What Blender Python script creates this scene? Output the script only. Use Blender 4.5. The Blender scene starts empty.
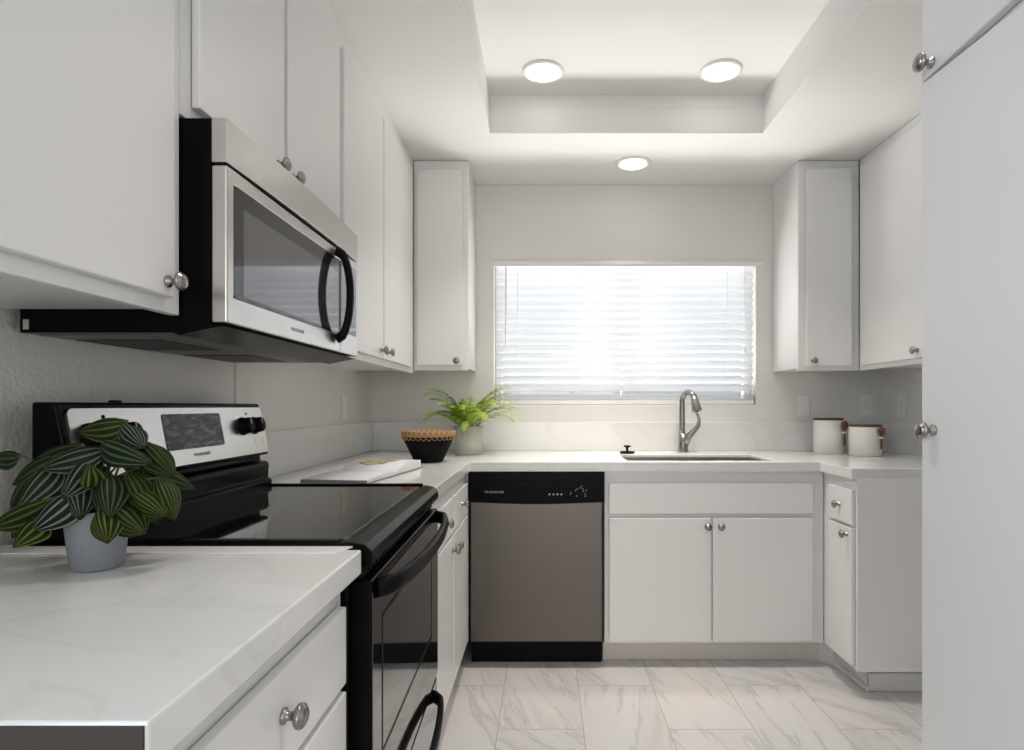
import bpy, bmesh, math, random
from mathutils import Vector, Matrix
random.seed(7)
S = bpy.context.scene
COL = S.collection
PI = math.pi

# ------------------------------------------------------------------ camera, world, light
FPX, CX, CY, CAMZ = 600.0, 545.0, 406.0, 1.167
cam = bpy.data.cameras.new('camera')
cam.sensor_width = 36.0
cam.lens = FPX / 1024.0 * 36.0
cam.shift_x = (512.0 - CX) / 1024.0
cam.shift_y = (CY - 375.0) / 1024.0
cam.clip_start = 0.02
camo = bpy.data.objects.new('camera', cam)
COL.objects.link(camo)
camo.location = (0, 0, CAMZ)
camo.rotation_euler = (PI / 2, 0, 0)
S.camera = camo

S.view_settings.view_transform = 'Standard'
S.view_settings.look = 'None'
S.view_settings.gamma = 1.0
S.view_settings.use_curve_mapping = False
S.view_settings.exposure = 0.47

w = bpy.data.worlds.new('daylight')
S.world = w
w.use_nodes = True
bg = w.node_tree.nodes['Background']
bg.inputs[0].default_value = (0.86, 0.93, 1.0, 1)
bg.inputs[1].default_value = 0.45


def area(name, loc, rot, sx, sy, power, color=(1, 1, 1), spread=PI):
    l = bpy.data.lights.new(name, 'AREA')
    l.shape = 'RECTANGLE'
    l.size, l.size_y = sx, sy
    l.energy = power
    l.color = color
    l.spread = spread
    o = bpy.data.objects.new(name, l)
    COL.objects.link(o)
    o.location = loc
    o.rotation_euler = rot
    return o


# daylight outside the kitchen window
area('window_daylight', (0.45, 4.25, 1.75), (-PI / 2, 0, 0), 2.2, 1.5, 16, (0.95, 0.98, 1.0))
# added lamp in place of sunlit paving, lighting the ceiling through the slats
area('ground_bounce_lamp', (0.45, 4.30, 0.62), (math.radians(-90 - 42), 0, 0), 1.7, 0.5, 56, (1.0, 0.97, 0.93))
area('rear_fill_lamp', (0.45, -3.3, 1.35), (PI / 2, 0, 0), 2.1, 2.1, 32, (1.0, 0.95, 0.88))  # fill lamp added at the assumed opening behind the camera
# fill lamp added outside the unseen side window to brighten the pantry
area('side_fill_lamp', (-1.20, -0.80, 1.62), (0, -PI / 2, 0), 1.1, 1.0, 26, (0.74, 0.85, 1.0))
LAMP_W = 3.2            # each ceiling downlight

# ------------------------------------------------------------------ materials
def mat(name, color, rough=0.5, metal=0.0, spec=0.5, coat=0.0):
    m = bpy.data.materials.new(name)
    m.use_nodes = True
    b = m.node_tree.nodes['Principled BSDF']
    b.inputs['Base Color'].default_value = (*color, 1)
    b.inputs['Roughness'].default_value = rough
    b.inputs['Metallic'].default_value = metal
    b.inputs['Specular IOR Level'].default_value = spec
    b.inputs['Coat Weight'].default_value = coat
    return m


def N(m, kind, **kw):
    n = m.node_tree.nodes.new(kind)
    for k, v in kw.items():
        setattr(n, k, v)
    return n


def L(m, a, b):
    m.node_tree.links.new(a, b)


def bsdf(m):
    return m.node_tree.nodes['Principled BSDF']


def bump(m, scale, strength, dist=0.002, detail=3.0, vec=None):
    t = N(m, 'ShaderNodeTexNoise')
    t.inputs['Scale'].default_value = scale
    t.inputs['Detail'].default_value = detail
    tc = N(m, 'ShaderNodeNewGeometry')
    L(m, tc.outputs['Position'], t.inputs['Vector'])
    bp = N(m, 'ShaderNodeBump')
    bp.inputs['Strength'].default_value = strength
    bp.inputs['Distance'].default_value = dist
    L(m, t.outputs['Fac'], bp.inputs['Height'])
    L(m, bp.outputs['Normal'], bsdf(m).inputs['Normal'])
    return t


def ramp(m, src, stops):
    r = N(m, 'ShaderNodeValToRGB')
    el = r.color_ramp.elements
    while len(el) < len(stops):
        el.new(0.5)
    for e, (p, c) in zip(el, stops):
        e.position = p
        e.color = (*c, 1)
    L(m, src, r.inputs['Fac'])
    return r


M = {}
M['wall'] = mat('wall_paint', (0.80, 0.785, 0.755), 0.6)
bump(M['wall'], 60, 0.08, 0.002)
M['wall_rough'] = mat('orange_peel_wall_paint', (0.76, 0.745, 0.71), 0.55)
bump(M['wall_rough'], 110, 0.6, 0.004, 4)
M['ceil'] = mat('ceiling_paint', (0.84, 0.83, 0.81), 0.7)
bump(M['ceil'], 80, 0.06, 0.002)
M['cab'] = mat('cabinet_paint', (0.83, 0.825, 0.815), 0.32)
bump(M['cab'], 25, 0.03, 0.001)
M['trimw'] = mat('white_trim_paint', (0.80, 0.79, 0.77), 0.4)
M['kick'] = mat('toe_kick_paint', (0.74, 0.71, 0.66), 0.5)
M['slab_end'] = mat('dark_slab_end', (0.05, 0.043, 0.038), 0.8)
t = bump(M['slab_end'], 240, 0.3, 0.001)
M['nickel'] = mat('satin_nickel', (0.33, 0.315, 0.30), 0.27, 1.0)
M['plastic_white'] = mat('white_plastic', (0.88, 0.87, 0.85), 0.35)
M['black'] = mat('black_enamel', (0.004, 0.004, 0.0045), 0.22, 0, 0.06)
M['black_satin'] = mat('black_satin_plastic', (0.006, 0.006, 0.0065), 0.36, 0, 0.06)
M['black_glass'] = mat('black_glass', (0.004, 0.004, 0.005), 0.03, 0, 0.55, 0.1)
M['oven_glass'] = mat('oven_door_glass', (0.012, 0.012, 0.013), 0.06, 0, 1.0, 0.6)
M['mw_glass'] = mat('smoked_mirror_glass', (0.17, 0.17, 0.18), 0.05, 0.75, 0.8)
M['mw_dark'] = mat('dark_tinted_glass', (0.07, 0.07, 0.075), 0.05, 0.75, 0.5)
M['mw_under'] = mat('grey_underside_metal', (0.22, 0.22, 0.215), 0.45, 0.5)
M['filter'] = mat('filter_mesh', (0.06, 0.06, 0.06), 0.5, 0.6)
M['print'] = mat('grey_print', (0.24, 0.24, 0.25), 0.5)
M['print_pale'] = mat('faint_print', (0.42, 0.42, 0.43), 0.5)
M['print_light'] = mat('pale_print', (0.45, 0.45, 0.45), 0.5)


def steel(name, col, rough, scale):
    m = mat(name, col, rough, 1.0)
    g = N(m, 'ShaderNodeNewGeometry')
    mp = N(m, 'ShaderNodeMapping')
    mp.inputs['Scale'].default_value = scale
    L(m, g.outputs['Position'], mp.inputs['Vector'])
    t = N(m, 'ShaderNodeTexNoise')
    t.inputs['Scale'].default_value = 1.0
    t.inputs['Detail'].default_value = 4
    L(m, mp.outputs[0], t.inputs['Vector'])
    r = N(m, 'ShaderNodeMapRange')
    r.inputs['To Min'].default_value = rough - 0.004
    r.inputs['To Max'].default_value = rough + 0.004
    L(m, t.outputs['Fac'], r.inputs['Value'])
    L(m, r.outputs[0], bsdf(m).inputs['Roughness'])
    return m


M['steel'] = steel('brushed_steel', (0.60, 0.585, 0.57), 0.30, (3, 3, 900))
M['steel_v'] = steel('brushed_steel_door', (0.135, 0.120, 0.111), 0.28, (420, 420, 0.8))
M['sinksteel'] = steel('sink_steel', (0.50, 0.50, 0.505), 0.3, (3, 300, 3))


def quartz():
    m = mat('white_quartz', (0.8, 0.8, 0.79), 0.16)
    g = N(m, 'ShaderNodeNewGeometry')
    n1 = N(m, 'ShaderNodeTexNoise')
    n1.inputs['Scale'].default_value = 2.2
    n1.inputs['Detail'].default_value = 7
    n1.inputs['Distortion'].default_value = 1.6
    mp = N(m, 'ShaderNodeMapping')
    mp.inputs['Scale'].default_value = (0.8, 1.7, 1.2)
    mp.inputs['Rotation'].default_value = (0, 0, 0.5)
    L(m, g.outputs['Position'], mp.inputs['Vector'])
    L(m, mp.outputs[0], n1.inputs['Vector'])
    r = ramp(m, n1.outputs['Fac'], [(0.0, (0.81, 0.81, 0.80)), (0.47, (0.80, 0.80, 0.79)),
                                    (0.500, (0.755, 0.75, 0.735)), (0.53, (0.79, 0.79, 0.78)), (1.0, (0.77, 0.77, 0.765))])
    L(m, r.outputs[0], bsdf(m).inputs['Base Color'])
    return m


M['quartz'] = quartz()


def floor_mat():
    m = mat('marble_look_tile', (0.6, 0.58, 0.56), 0.30)
    g = N(m, 'ShaderNodeNewGeometry')
    sep = N(m, 'ShaderNodeSeparateXYZ')
    L(m, g.outputs['Position'], sep.inputs[0])

    def math_(op, a, b=None, c=None):
        n = N(m, 'ShaderNodeMath', operation=op)
        for i, v in enumerate((a, b, c)):
            if v is None:
                continue
            if isinstance(v, (int, float)):
                n.inputs[i].default_value = v
            else:
                L(m, v, n.inputs[i])
        return n.outputs[0]
    W, H = 0.3085, 0.63
    u = math_('DIVIDE', math_('ADD', sep.outputs['X'], 0.170 + 10 * W), W)
    colid = math_('FLOOR', u)
    uf = math_('FRACT', u)
    odd = math_('MODULO', colid, 2.0)
    v = math_('DIVIDE', math_('ADD', sep.outputs['Y'], -2.166 + 20 * H), H)
    v = math_('ADD', v, math_('MULTIPLY', odd, 0.46))
    rowid = math_('FLOOR', v)
    vf = math_('FRACT', v)
    du = math_('MULTIPLY', math_('MINIMUM', uf, math_('SUBTRACT', 1.0, uf)), W)
    dv = math_('MULTIPLY', math_('MINIMUM', vf, math_('SUBTRACT', 1.0, vf)), H)
    d = math_('MINIMUM', du, dv)
    grout = math_('LESS_THAN', d, 0.0017)
    comb = N(m, 'ShaderNodeCombineXYZ')
    L(m, colid, comb.inputs[0])
    L(m, rowid, comb.inputs[1])
    wn = N(m, 'ShaderNodeTexWhiteNoise', noise_dimensions='3D')
    L(m, comb.outputs[0], wn.inputs['Vector'])
    off = N(m, 'ShaderNodeVectorMath', operation='MULTIPLY_ADD')
    L(m, wn.outputs['Color'], off.inputs[0])
    off.inputs[1].default_value = (9, 9, 9)
    L(m, g.outputs['Position'], off.inputs[2])
    vr = N(m, 'ShaderNodeVectorRotate', rotation_type='Z_AXIS')
    L(m, off.outputs[0], vr.inputs['Vector'])
    L(m, math_('MULTIPLY_ADD', wn.outputs['Value'], 1.3, -1.0), vr.inputs['Angle'])
    mp = N(m, 'ShaderNodeMapping')
    mp.inputs['Scale'].default_value = (4.6, 0.55, 1)
    L(m, vr.outputs[0], mp.inputs['Vector'])
    n1 = N(m, 'ShaderNodeTexNoise')
    n1.inputs['Scale'].default_value = 1.5
    n1.inputs['Detail'].default_value = 9
    n1.inputs['Roughness'].default_value = 0.62
    n1.inputs['Distortion'].default_value = 0.22
    L(m, mp.outputs[0], n1.inputs['Vector'])
    r = ramp(m, n1.outputs['Fac'], [(0.25, (0.47, 0.465, 0.46)), (0.42, (0.58, 0.572, 0.568)), (0.478, (0.565, 0.557, 0.553)),
                                    (0.500, (0.45, 0.443, 0.44)), (0.520, (0.59, 0.582, 0.578)), (0.62, (0.61, 0.60, 0.595)), (0.78, (0.50, 0.49, 0.485))])
    mp2 = N(m, 'ShaderNodeMapping')
    mp2.inputs['Scale'].default_value = (2.2, 1.0, 1)
    L(m, off.outputs[0], mp2.inputs['Vector'])
    n2 = N(m, 'ShaderNodeTexNoise')
    n2.inputs['Scale'].default_value = 1.6
    n2.inputs['Detail'].default_value = 2
    L(m, mp2.outputs[0], n2.inputs['Vector'])
    pk = ramp(m, n2.outputs['Fac'], [(0.35, (0.94, 0.955, 0.985)), (0.7, (1.0, 0.965, 0.955))])
    mul = N(m, 'ShaderNodeMix', data_type='RGBA', blend_type='MULTIPLY')
    mul.inputs[0].default_value = 1.0
    L(m, r.outputs[0], mul.inputs[6])
    L(m, pk.outputs[0], mul.inputs[7])
    mx = N(m, 'ShaderNodeMix', data_type='RGBA')
    L(m, grout, mx.inputs[0])
    L(m, mul.outputs[2], mx.inputs[6])
    mx.inputs[7].default_value = (0.33, 0.32, 0.31, 1)
    L(m, mx.outputs[2], bsdf(m).inputs['Base Color'])
    return m


M['floor'] = floor_mat()


def emit(name, col, s):
    m = mat(name, (0.9, 0.9, 0.9), 0.4)
    bsdf(m).inputs['Emission Color'].default_value = (*col, 1)
    bsdf(m).inputs['Emission Strength'].default_value = s
    return m


M['lens'] = emit('lit_diffuser', (1.0, 0.97, 0.92), 4.0)


def slat_mat():
    m = bpy.data.materials.new('white_blind_slat')
    m.use_nodes = True
    nt = m.node_tree
    b = nt.nodes['Principled BSDF']
    b.inputs['Base Color'].default_value = (0.88, 0.89, 0.90, 1)
    b.inputs['Roughness'].default_value = 0.4
    tr = nt.nodes.new('ShaderNodeBsdfTranslucent')
    tr.inputs[0].default_value = (0.92, 0.93, 0.95, 1)
    mx = nt.nodes.new('ShaderNodeMixShader')
    mx.inputs[0].default_value = 0.45
    nt.links.new(b.outputs[0], mx.inputs[1])
    nt.links.new(tr.outputs[0], mx.inputs[2])
    nt.links.new(mx.outputs[0], nt.nodes['Material Output'].inputs[0])
    return m


M['slat'] = slat_mat()


def glass_mat():
    m = bpy.data.materials.new('window_glass')
    m.use_nodes = True
    nt = m.node_tree
    nt.nodes.remove(nt.nodes['Principled BSDF'])
    tr = nt.nodes.new('ShaderNodeBsdfTransparent')
    gl = nt.nodes.new('ShaderNodeBsdfGlossy')
    gl.inputs['Roughness'].default_value = 0.01
    mx = nt.nodes.new('ShaderNodeMixShader')
    mx.inputs[0].default_value = 0.05
    nt.links.new(tr.outputs[0], mx.inputs[1])
    nt.links.new(gl.outputs[0], mx.inputs[2])
    nt.links.new(mx.outputs[0], nt.nodes['Material Output'].inputs[0])
    return m


M['glass'] = glass_mat()


def leaf_mat():
    m = mat('striped_leaf', (0.05, 0.10, 0.03), 0.5, 0, 0.12)
    uv = N(m, 'ShaderNodeUVMap')
    sep = N(m, 'ShaderNodeSeparateXYZ')
    L(m, uv.outputs[0], sep.inputs[0])
    mu = N(m, 'ShaderNodeMath', operation='MULTIPLY')
    L(m, sep.outputs[0], mu.inputs[0])
    mu.inputs[1].default_value = 2 * PI * 8
    sn = N(m, 'ShaderNodeMath', operation='SINE')
    L(m, mu.outputs[0], sn.inputs[0])
    at = N(m, 'ShaderNodeAttribute', attribute_name='tint')
    dark = ramp(m, at.outputs['Fac'], [(0.0, (0.006, 0.013, 0.007)), (1.0, (0.010, 0.018, 0.005))])
    lite = ramp(m, at.outputs['Fac'], [(0.0, (0.16, 0.20, 0.17)), (0.45, (0.05, 0.075, 0.04)), (0.7, (0.045, 0.075, 0.010)), (1.0, (0.13, 0.15, 0.02))])
    st = ramp(m, sn.outputs[0], [(0.35, (0, 0, 0)), (0.75, (1, 1, 1))])
    mx = N(m, 'ShaderNodeMix', data_type='RGBA')
    L(m, st.outputs[0], mx.inputs[0])
    L(m, dark.outputs[0], mx.inputs[6])
    L(m, lite.outputs[0], mx.inputs[7])
    L(m, mx.outputs[2], bsdf(m).inputs['Base Color'])
    return m


M['leaf'] = leaf_mat()
M['stem'] = mat('leaf_stalk', (0.07, 0.10, 0.03), 0.5)
M['soil'] = mat('dark_soil', (0.02, 0.016, 0.012), 0.9)


def fern_mat():
    m = mat('fern_green', (0.24, 0.40, 0.05), 0.5)
    at = N(m, 'ShaderNodeAttribute', attribute_name='tint')
    r = ramp(m, at.outputs['Fac'], [(0.0, (0.12, 0.24, 0.02)), (0.5, (0.33, 0.48, 0.045)), (1.0, (0.58, 0.72, 0.16))])
    L(m, r.outputs[0], bsdf(m).inputs['Base Color'])
    bsdf(m).inputs['Transmission Weight'].default_value = 0.0
    return m


M['fern'] = fern_mat()
M['pot_grey'] = mat('blue_grey_pot', (0.25, 0.27, 0.30), 0.7)
bump(M['pot_grey'], 90, 0.2, 0.001)
M['pot_cream'] = mat('cream_ceramic', (0.62, 0.595, 0.54), 0.35)
M['ceramic'] = mat('white_ceramic', (0.82, 0.80, 0.77), 0.22)
M['walnut'] = mat('dark_wood', (0.16, 0.065, 0.035), 0.4)
M['lidwood'] = mat('dark_wood_lid', (0.10, 0.04, 0.025), 0.45)
M['cord'] = mat('pale_leather_loop', (0.78, 0.66, 0.54), 0.7)
M['bowl'] = mat('black_woven_bowl', (0.006, 0.006, 0.0065), 0.75, 0, 0.15)
bump(M['bowl'], 260, 0.5, 0.001)
M['rattan'] = mat('tan_weave', (0.46, 0.25, 0.12), 0.65)


def checker_on(m, c1, c2, su, sv):
    g = N(m, 'ShaderNodeUVMap')
    ck = N(m, 'ShaderNodeTexChecker')
    mp = N(m, 'ShaderNodeMapping')
    mp.inputs['Scale'].default_value = (su, sv, 1)
    L(m, g.outputs[0], mp.inputs['Vector'])
    L(m, mp.outputs[0], ck.inputs['Vector'])
    ck.inputs['Scale'].default_value = 1.0
    ck.inputs['Color1'].default_value = (*c1, 1)
    ck.inputs['Color2'].default_value = (*c2, 1)
    L(m, ck.outputs['Color'], bsdf(m).inputs['Base Color'])


checker_on(M['rattan'], (0.55, 0.32, 0.15), (0.36, 0.19, 0.085), 60, 4)
M['stitch'] = mat('tan_stitching', (0.50, 0.32, 0.19), 0.7)
M['paper'] = mat('white_page', (0.80, 0.81, 0.84), 0.5)
M['cover'] = mat('grey_book_cover', (0.20, 0.20, 0.21), 0.5)


def photo_mat():
    m = mat('printed_food_picture', (0.6, 0.5, 0.3), 0.4)
    g = N(m, 'ShaderNodeNewGeometry')
    v = N(m, 'ShaderNodeTexVoronoi')
    v.inputs['Scale'].default_value = 42
    L(m, g.outputs['Position'], v.inputs['Vector'])
    r = ramp(m, v.outputs['Distance'], [(0.0, (0.62, 0.46, 0.20)), (0.4, (0.66, 0.58, 0.40)), (0.75, (0.16, 0.13, 0.07)), (1.0, (0.55, 0.55, 0.5))])
    L(m, r.outputs[0], bsdf(m).inputs['Base Color'])
    return m


M['photo'] = photo_mat()


def display_mat():
    m = mat('reflective_display', (0.05, 0.05, 0.055), 0.15, 0, 0.2)
    g = N(m, 'ShaderNodeNewGeometry')
    mp = N(m, 'ShaderNodeMapping')
    mp.inputs['Rotation'].default_value = (0.5, 0, 0)
    mp.inputs['Scale'].default_value = (20, 14, 55)
    L(m, g.outputs['Position'], mp.inputs['Vector'])
    t = N(m, 'ShaderNodeTexNoise')
    t.inputs['Scale'].default_value = 1.0
    t.inputs['Detail'].default_value = 3
    t.inputs['Distortion'].default_value = 0.8
    L(m, mp.outputs[0], t.inputs['Vector'])
    r = ramp(m, t.outputs['Fac'], [(0.38, (0.012, 0.012, 0.014)), (0.5, (0.04, 0.04, 0.045)), (0.6, (0.15, 0.15, 0.165)), (0.68, (0.025, 0.025, 0.028))])
    L(m, r.outputs[0], bsdf(m).inputs['Base Color'])
    return m


M['display'] = display_mat()

# ------------------------------------------------------------------ mesh helpers
WORLD = {}


class MB:
    def __init__(self):
        self.bm = bmesh.new()
        self.uv = self.bm.loops.layers.uv.new('UVMap')
        self.tint = self.bm.verts.layers.float.new('tint')

    def _merge(self, tmp, smooth=False):
        for f in tmp.faces:
            f.smooth = smooth
        me = bpy.data.meshes.new('tmp')
        tmp.to_mesh(me)
        tmp.free()
        self.bm.from_mesh(me)
        bpy.data.meshes.remove(me)
        return self

    def box(self, x0, x1, y0, y1, z0, z1, bev=0.0, seg=2):
        tmp = bmesh.new()
        bmesh.ops.create_cube(tmp, size=1.0)
        for v in tmp.verts:
            v.co = Vector(((x0 + x1) / 2 + v.co.x * abs(x1 - x0), (y0 + y1) / 2 + v.co.y * abs(y1 - y0), (z0 + z1) / 2 + v.co.z * abs(z1 - z0)))
        if bev > 0:
            b = min(bev, 0.45 * min(abs(x1 - x0), abs(y1 - y0), abs(z1 - z0)))
            bmesh.ops.bevel(tmp, geom=list(tmp.edges), offset=b, segments=seg, affect='EDGES', profile=0.5)
        return self._merge(tmp)

    def prism(self, poly, axis, a0, a1, bev=0.0, smooth=False, seg=2):
        """poly = 2-D points; axis 'y': (x,z); axis 'x': (y,z); axis 'z': (x,y)"""
        def P(p, a):
            return {'y': (p[0], a, p[1]), 'x': (a, p[0], p[1]), 'z': (p[0], p[1], a)}[axis]
        tmp = bmesh.new()
        A = [tmp.verts.new(P(p, a0)) for p in poly]
        B = [tmp.verts.new(P(p, a1)) for p in poly]
        tmp.faces.new(A)
        tmp.faces.new(list(reversed(B)))
        n = len(poly)
        for i in range(n):
            tmp.faces.new((A[i], B[i], B[(i + 1) % n], A[(i + 1) % n]))
        bmesh.ops.recalc_face_normals(tmp, faces=list(tmp.faces))
        if bev > 0:
            ed = [e for e in tmp.edges if len(e.link_faces) == 2 and e.calc_face_angle(0) > 0.6]
            bmesh.ops.bevel(tmp, geom=ed, offset=bev, segments=seg, affect='EDGES', profile=0.5)
        return self._merge(tmp, smooth)

    def cells(self, us, vs, keep, a0, a1, plane, bev=0.0):
        """solid slab of rectangular cells, with holes; plane 'xy','xz','yz'"""
        def P(u, v, a):
            return {'xy': (u, v, a), 'xz': (u, a, v), 'yz': (a, u, v)}[plane]
        tmp = bmesh.new()
        V = {}

        def vv(i, j, k):
            if (i, j, k) not in V:
                V[(i, j, k)] = tmp.verts.new(P(us[i], vs[j], (a0, a1)[k]))
            return V[(i, j, k)]
        nu, nv = len(us) - 1, len(vs) - 1
        K = lambda i, j: 0 <= i < nu and 0 <= j < nv and keep(i, j)
        for i in range(nu):
            for j in range(nv):
                if not K(i, j):
                    continue
                for k in (0, 1):
                    tmp.faces.new((vv(i, j, k), vv(i + 1, j, k), vv(i + 1, j + 1, k), vv(i, j + 1, k)))
                for (di, dj, p, q) in ((-1, 0, (i, j), (i, j + 1)), (1, 0, (i + 1, j), (i + 1, j + 1)), (0, -1, (i, j), (i + 1, j)), (0, 1, (i, j + 1), (i + 1, j + 1))):
                    if not K(i + di, j + dj):
                        tmp.faces.new((vv(*p, 0), vv(*q, 0), vv(*q, 1), vv(*p, 1)))
        bmesh.ops.recalc_face_normals(tmp, faces=list(tmp.faces))
        bmesh.ops.dissolve_limit(tmp, angle_limit=0.01, verts=list(tmp.verts), edges=list(tmp.edges))
        if bev > 0:
            ed = [e for e in tmp.edges if len(e.link_faces) == 2 and e.calc_face_angle(0) > 0.6]
            bmesh.ops.bevel(tmp, geom=ed, offset=bev, segments=2, affect='EDGES', profile=0.5)
        return self._merge(tmp)

    def lathe(self, prof, origin, axis=(0, 0, 1), seg=32, cap0=True, cap1=True, uvs=False):
        """prof = [(radius, height)...] spun about axis through origin"""
        ax = Vector(axis).normalized()
        q = Vector((0, 0, 1)).rotation_difference(ax)
        o = Vector(origin)
        bm = self.bm
        rings = []
        for (r, h) in prof:
            rings.append([bm.verts.new(o + q @ Vector((r * math.cos(2 * PI * k / seg), r * math.sin(2 * PI * k / seg), h))) for k in range(seg)])
        for a in range(len(rings) - 1):
            for k in range(seg):
                f = bm.faces.new((rings[a][k], rings[a][(k + 1) % seg], rings[a + 1][(k + 1) % seg], rings[a + 1][k]))
                f.smooth = True
                for lp, (uu, vv) in zip(f.loops, ((k, a), (k + 1, a), (k + 1, a + 1), (k, a + 1))):
                    lp[self.uv].uv = (uu / seg, vv / max(1, len(rings) - 1))
        if cap0:
            bm.faces.new(list(reversed(rings[0])))
        if cap1:
            bm.faces.new(rings[-1])
        return self

    def tube(self, path, rad, seg=12, sx=1.0, closed=False, flat=None):
        """round tube along a path; rad number or list; flat = (normal, factor) squashes it along a direction"""
        P = [Vector(p) for p in path]
        n = len(P)
        R = rad if isinstance(rad, (list, tuple)) else [rad] * n
        bm = self.bm
        rings = []
        up = None
        for i in range(n):
            if closed:
                t = (P[(i + 1) % n] - P[i - 1]).normalized()
            else:
                t = (P[min(i + 1, n - 1)] - P[max(i - 1, 0)]).normalized()
            if up is None:
                c = Vector((0, 0, 1)) if abs(t.z) < 0.9 else Vector((1, 0, 0))
                up = (c - t * c.dot(t)).normalized()
            else:
                up = (up - t * up.dot(t)).normalized()
            s = t.cross(up)
            ring = []
            for k in range(seg):
                d = (up * math.cos(2 * PI * k / seg) + s * math.sin(2 * PI * k / seg)) * R[i]
                if flat:
                    nn = Vector(flat[0]).normalized()
                    d = d - nn * d.dot(nn) * (1 - flat[1])
                ring.append(bm.verts.new(P[i] + d))
            rings.append(ring)
        m = n if closed else n - 1
        for a in range(m):
            for k in range(seg):
                A, B = rings[a], rings[(a + 1) % n]
                f = bm.faces.new((A[k], A[(k + 1) % seg], B[(k + 1) % seg], B[k]))
                f.smooth = True
        if not closed:
            bm.faces.new(list(reversed(rings[0])))
            bm.faces.new(rings[-1])
        return self

    def build(self, name, material, parent=None, recalc=True):
        if recalc:
            bmesh.ops.recalc_face_normals(self.bm, faces=list(self.bm.faces))
        off = WORLD.get(parent.name, Vector((0, 0, 0))) if parent else Vector((0, 0, 0))
        for v in self.bm.verts:
            v.co -= off
        me = bpy.data.meshes.new(name)
        self.bm.to_mesh(me)
        self.bm.free()
        if isinstance(material, list):
            for m in material:
                me.materials.append(m)
        else:
            me.materials.append(material)
        o = bpy.data.objects.new(name, me)
        COL.objects.link(o)
        if parent:
            o.parent = parent
            WORLD[o.name] = off.copy()
        return o


def thing(name, loc, label, cat, group=None):
    o = bpy.data.objects.new(name, None)
    o.empty_display_size = 0.05
    COL.objects.link(o)
    o.location = loc
    WORLD[o.name] = Vector(loc)
    o['label'] = label
    o['category'] = cat
    if group:
        o['group'] = group
    return o


def struct(o, label=None):
    o['kind'] = 'structure'
    if label:
        o['label'] = label
    return o


def lettering(text, size, mtx, material, parent, depth=0.0006):
    cu = bpy.data.curves.new('lettering', 'FONT')
    cu.body = text
    cu.size = size
    cu.extrude = depth
    cu.space_character = 1.25
    cu.align_x = 'CENTER'
    cu.align_y = 'CENTER'
    tmp = bpy.data.objects.new('lettering_tmp', cu)
    COL.objects.link(tmp)
    dg = bpy.context.evaluated_depsgraph_get()
    me = bpy.data.meshes.new_from_object(tmp.evaluated_get(dg))
    bpy.data.objects.remove(tmp)
    off = WORLD.get(parent.name, Vector((0, 0, 0)))
    me.transform(Matrix.Translation(-off) @ mtx)
    me.materials.clear()
    me.materials.append(material)
    o = bpy.data.objects.new('lettering', me)
    COL.objects.link(o)
    o.parent = parent
    return o


def frame_mtx(o, xdir, ydir):
    x = Vector(xdir).normalized()
    y = Vector(ydir).normalized()
    z = x.cross(y)
    m = Matrix.Identity(4)
    for i in range(3):
        m[i][0], m[i][1], m[i][2], m[i][3] = x[i], y[i], z[i], o[i]
    return m


# ------------------------------------------------------------------ room shell
XL, XR, YB, YF, ZC = -0.975, 1.885, 3.343, -3.0, 2.40
TX0, TX1, TY0, TY1, TZ = -0.25, 0.985, 0.85, 2.71, 2.572
struct(MB().box(XL - .15, XR + .15, YF - .15, YB + .15, -.12, 0).build('floor', M['floor']))
c = MB()
c.cells([XL - .15, TX0, TX1, XR + .15], [YF - .15, TY0, TY1, YB + .15], lambda i, j: not (i == 1 and j == 1), ZC, ZC + .12, 'xy', 0.004)
c.box(TX0 - .04, TX1 + .04, TY0 - .04, TY1 + .04, TZ, TZ + .06)
c.cells([TX0 - .04, TX0, TX1, TX1 + .04], [TY0 - .04, TY0, TY1, TY1 + .04], lambda i, j: not (i == 1 and j == 1), ZC + .118, TZ + .01, 'xy')
struct(c.build('ceiling', M['ceil']))
WX0, WX1, WZ0, WZ1 = -0.284, 1.175, 1.173, 1.975
struct(MB().cells([XL - .15, WX0, WX1, XR + .15], [0, WZ0, WZ1, ZC], lambda i, j: not (i == 1 and j == 1), YB, YB + .15, 'xz', 0.003).build('wall_back', M['wall']))
RANGE0, RANGE1 = 1.050, 1.822
struct(MB().cells([YF - .15, -1.30, -0.30, YB], [0, 1.07, 2.17, ZC], lambda i, j: not (i == 1 and j == 1), XL - .15, XL, 'yz').build('wall_left', M['wall_rough']))
sw = MB().cells([-1.298, -1.25, -0.35, -0.302], [1.072, 1.12, 2.12, 2.168], lambda i, j: not (i == 1 and j == 1), XL - .11, XL - .06, 'yz', 0.004)  # unseen window added so the side lamp reaches the pantry
swo = struct(sw.build('added_window', M['plastic_white']), 'added white framed side window, unseen, behind the viewpoint')
MB().box(XL - .088, XL - .082, -1.25, -0.35, 1.12, 2.12).build('pane', M['glass'], swo)
struct(MB().box(XL, XL + .006, 1.885, YB, 1.078, 1.345).build('trim_1', M['wall']))
struct(MB().box(XR, XR + .15, YF - .15, YB, 0, ZC).build('wall_right', M['wall']))
struct(MB().box(1.36, XR, 0.40, 1.155, 0, ZC).build('wall_pantry', M['wall']))
PX0, PX1, PZ1 = -0.60, 1.50, 2.15
struct(MB().cells([XL - .15, PX0, PX1, XR + .15], [0, PZ1, ZC], lambda i, j: not (i == 1 and j == 0), YF - .15, YF, 'xz').build('wall_front', M['wall']))

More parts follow.
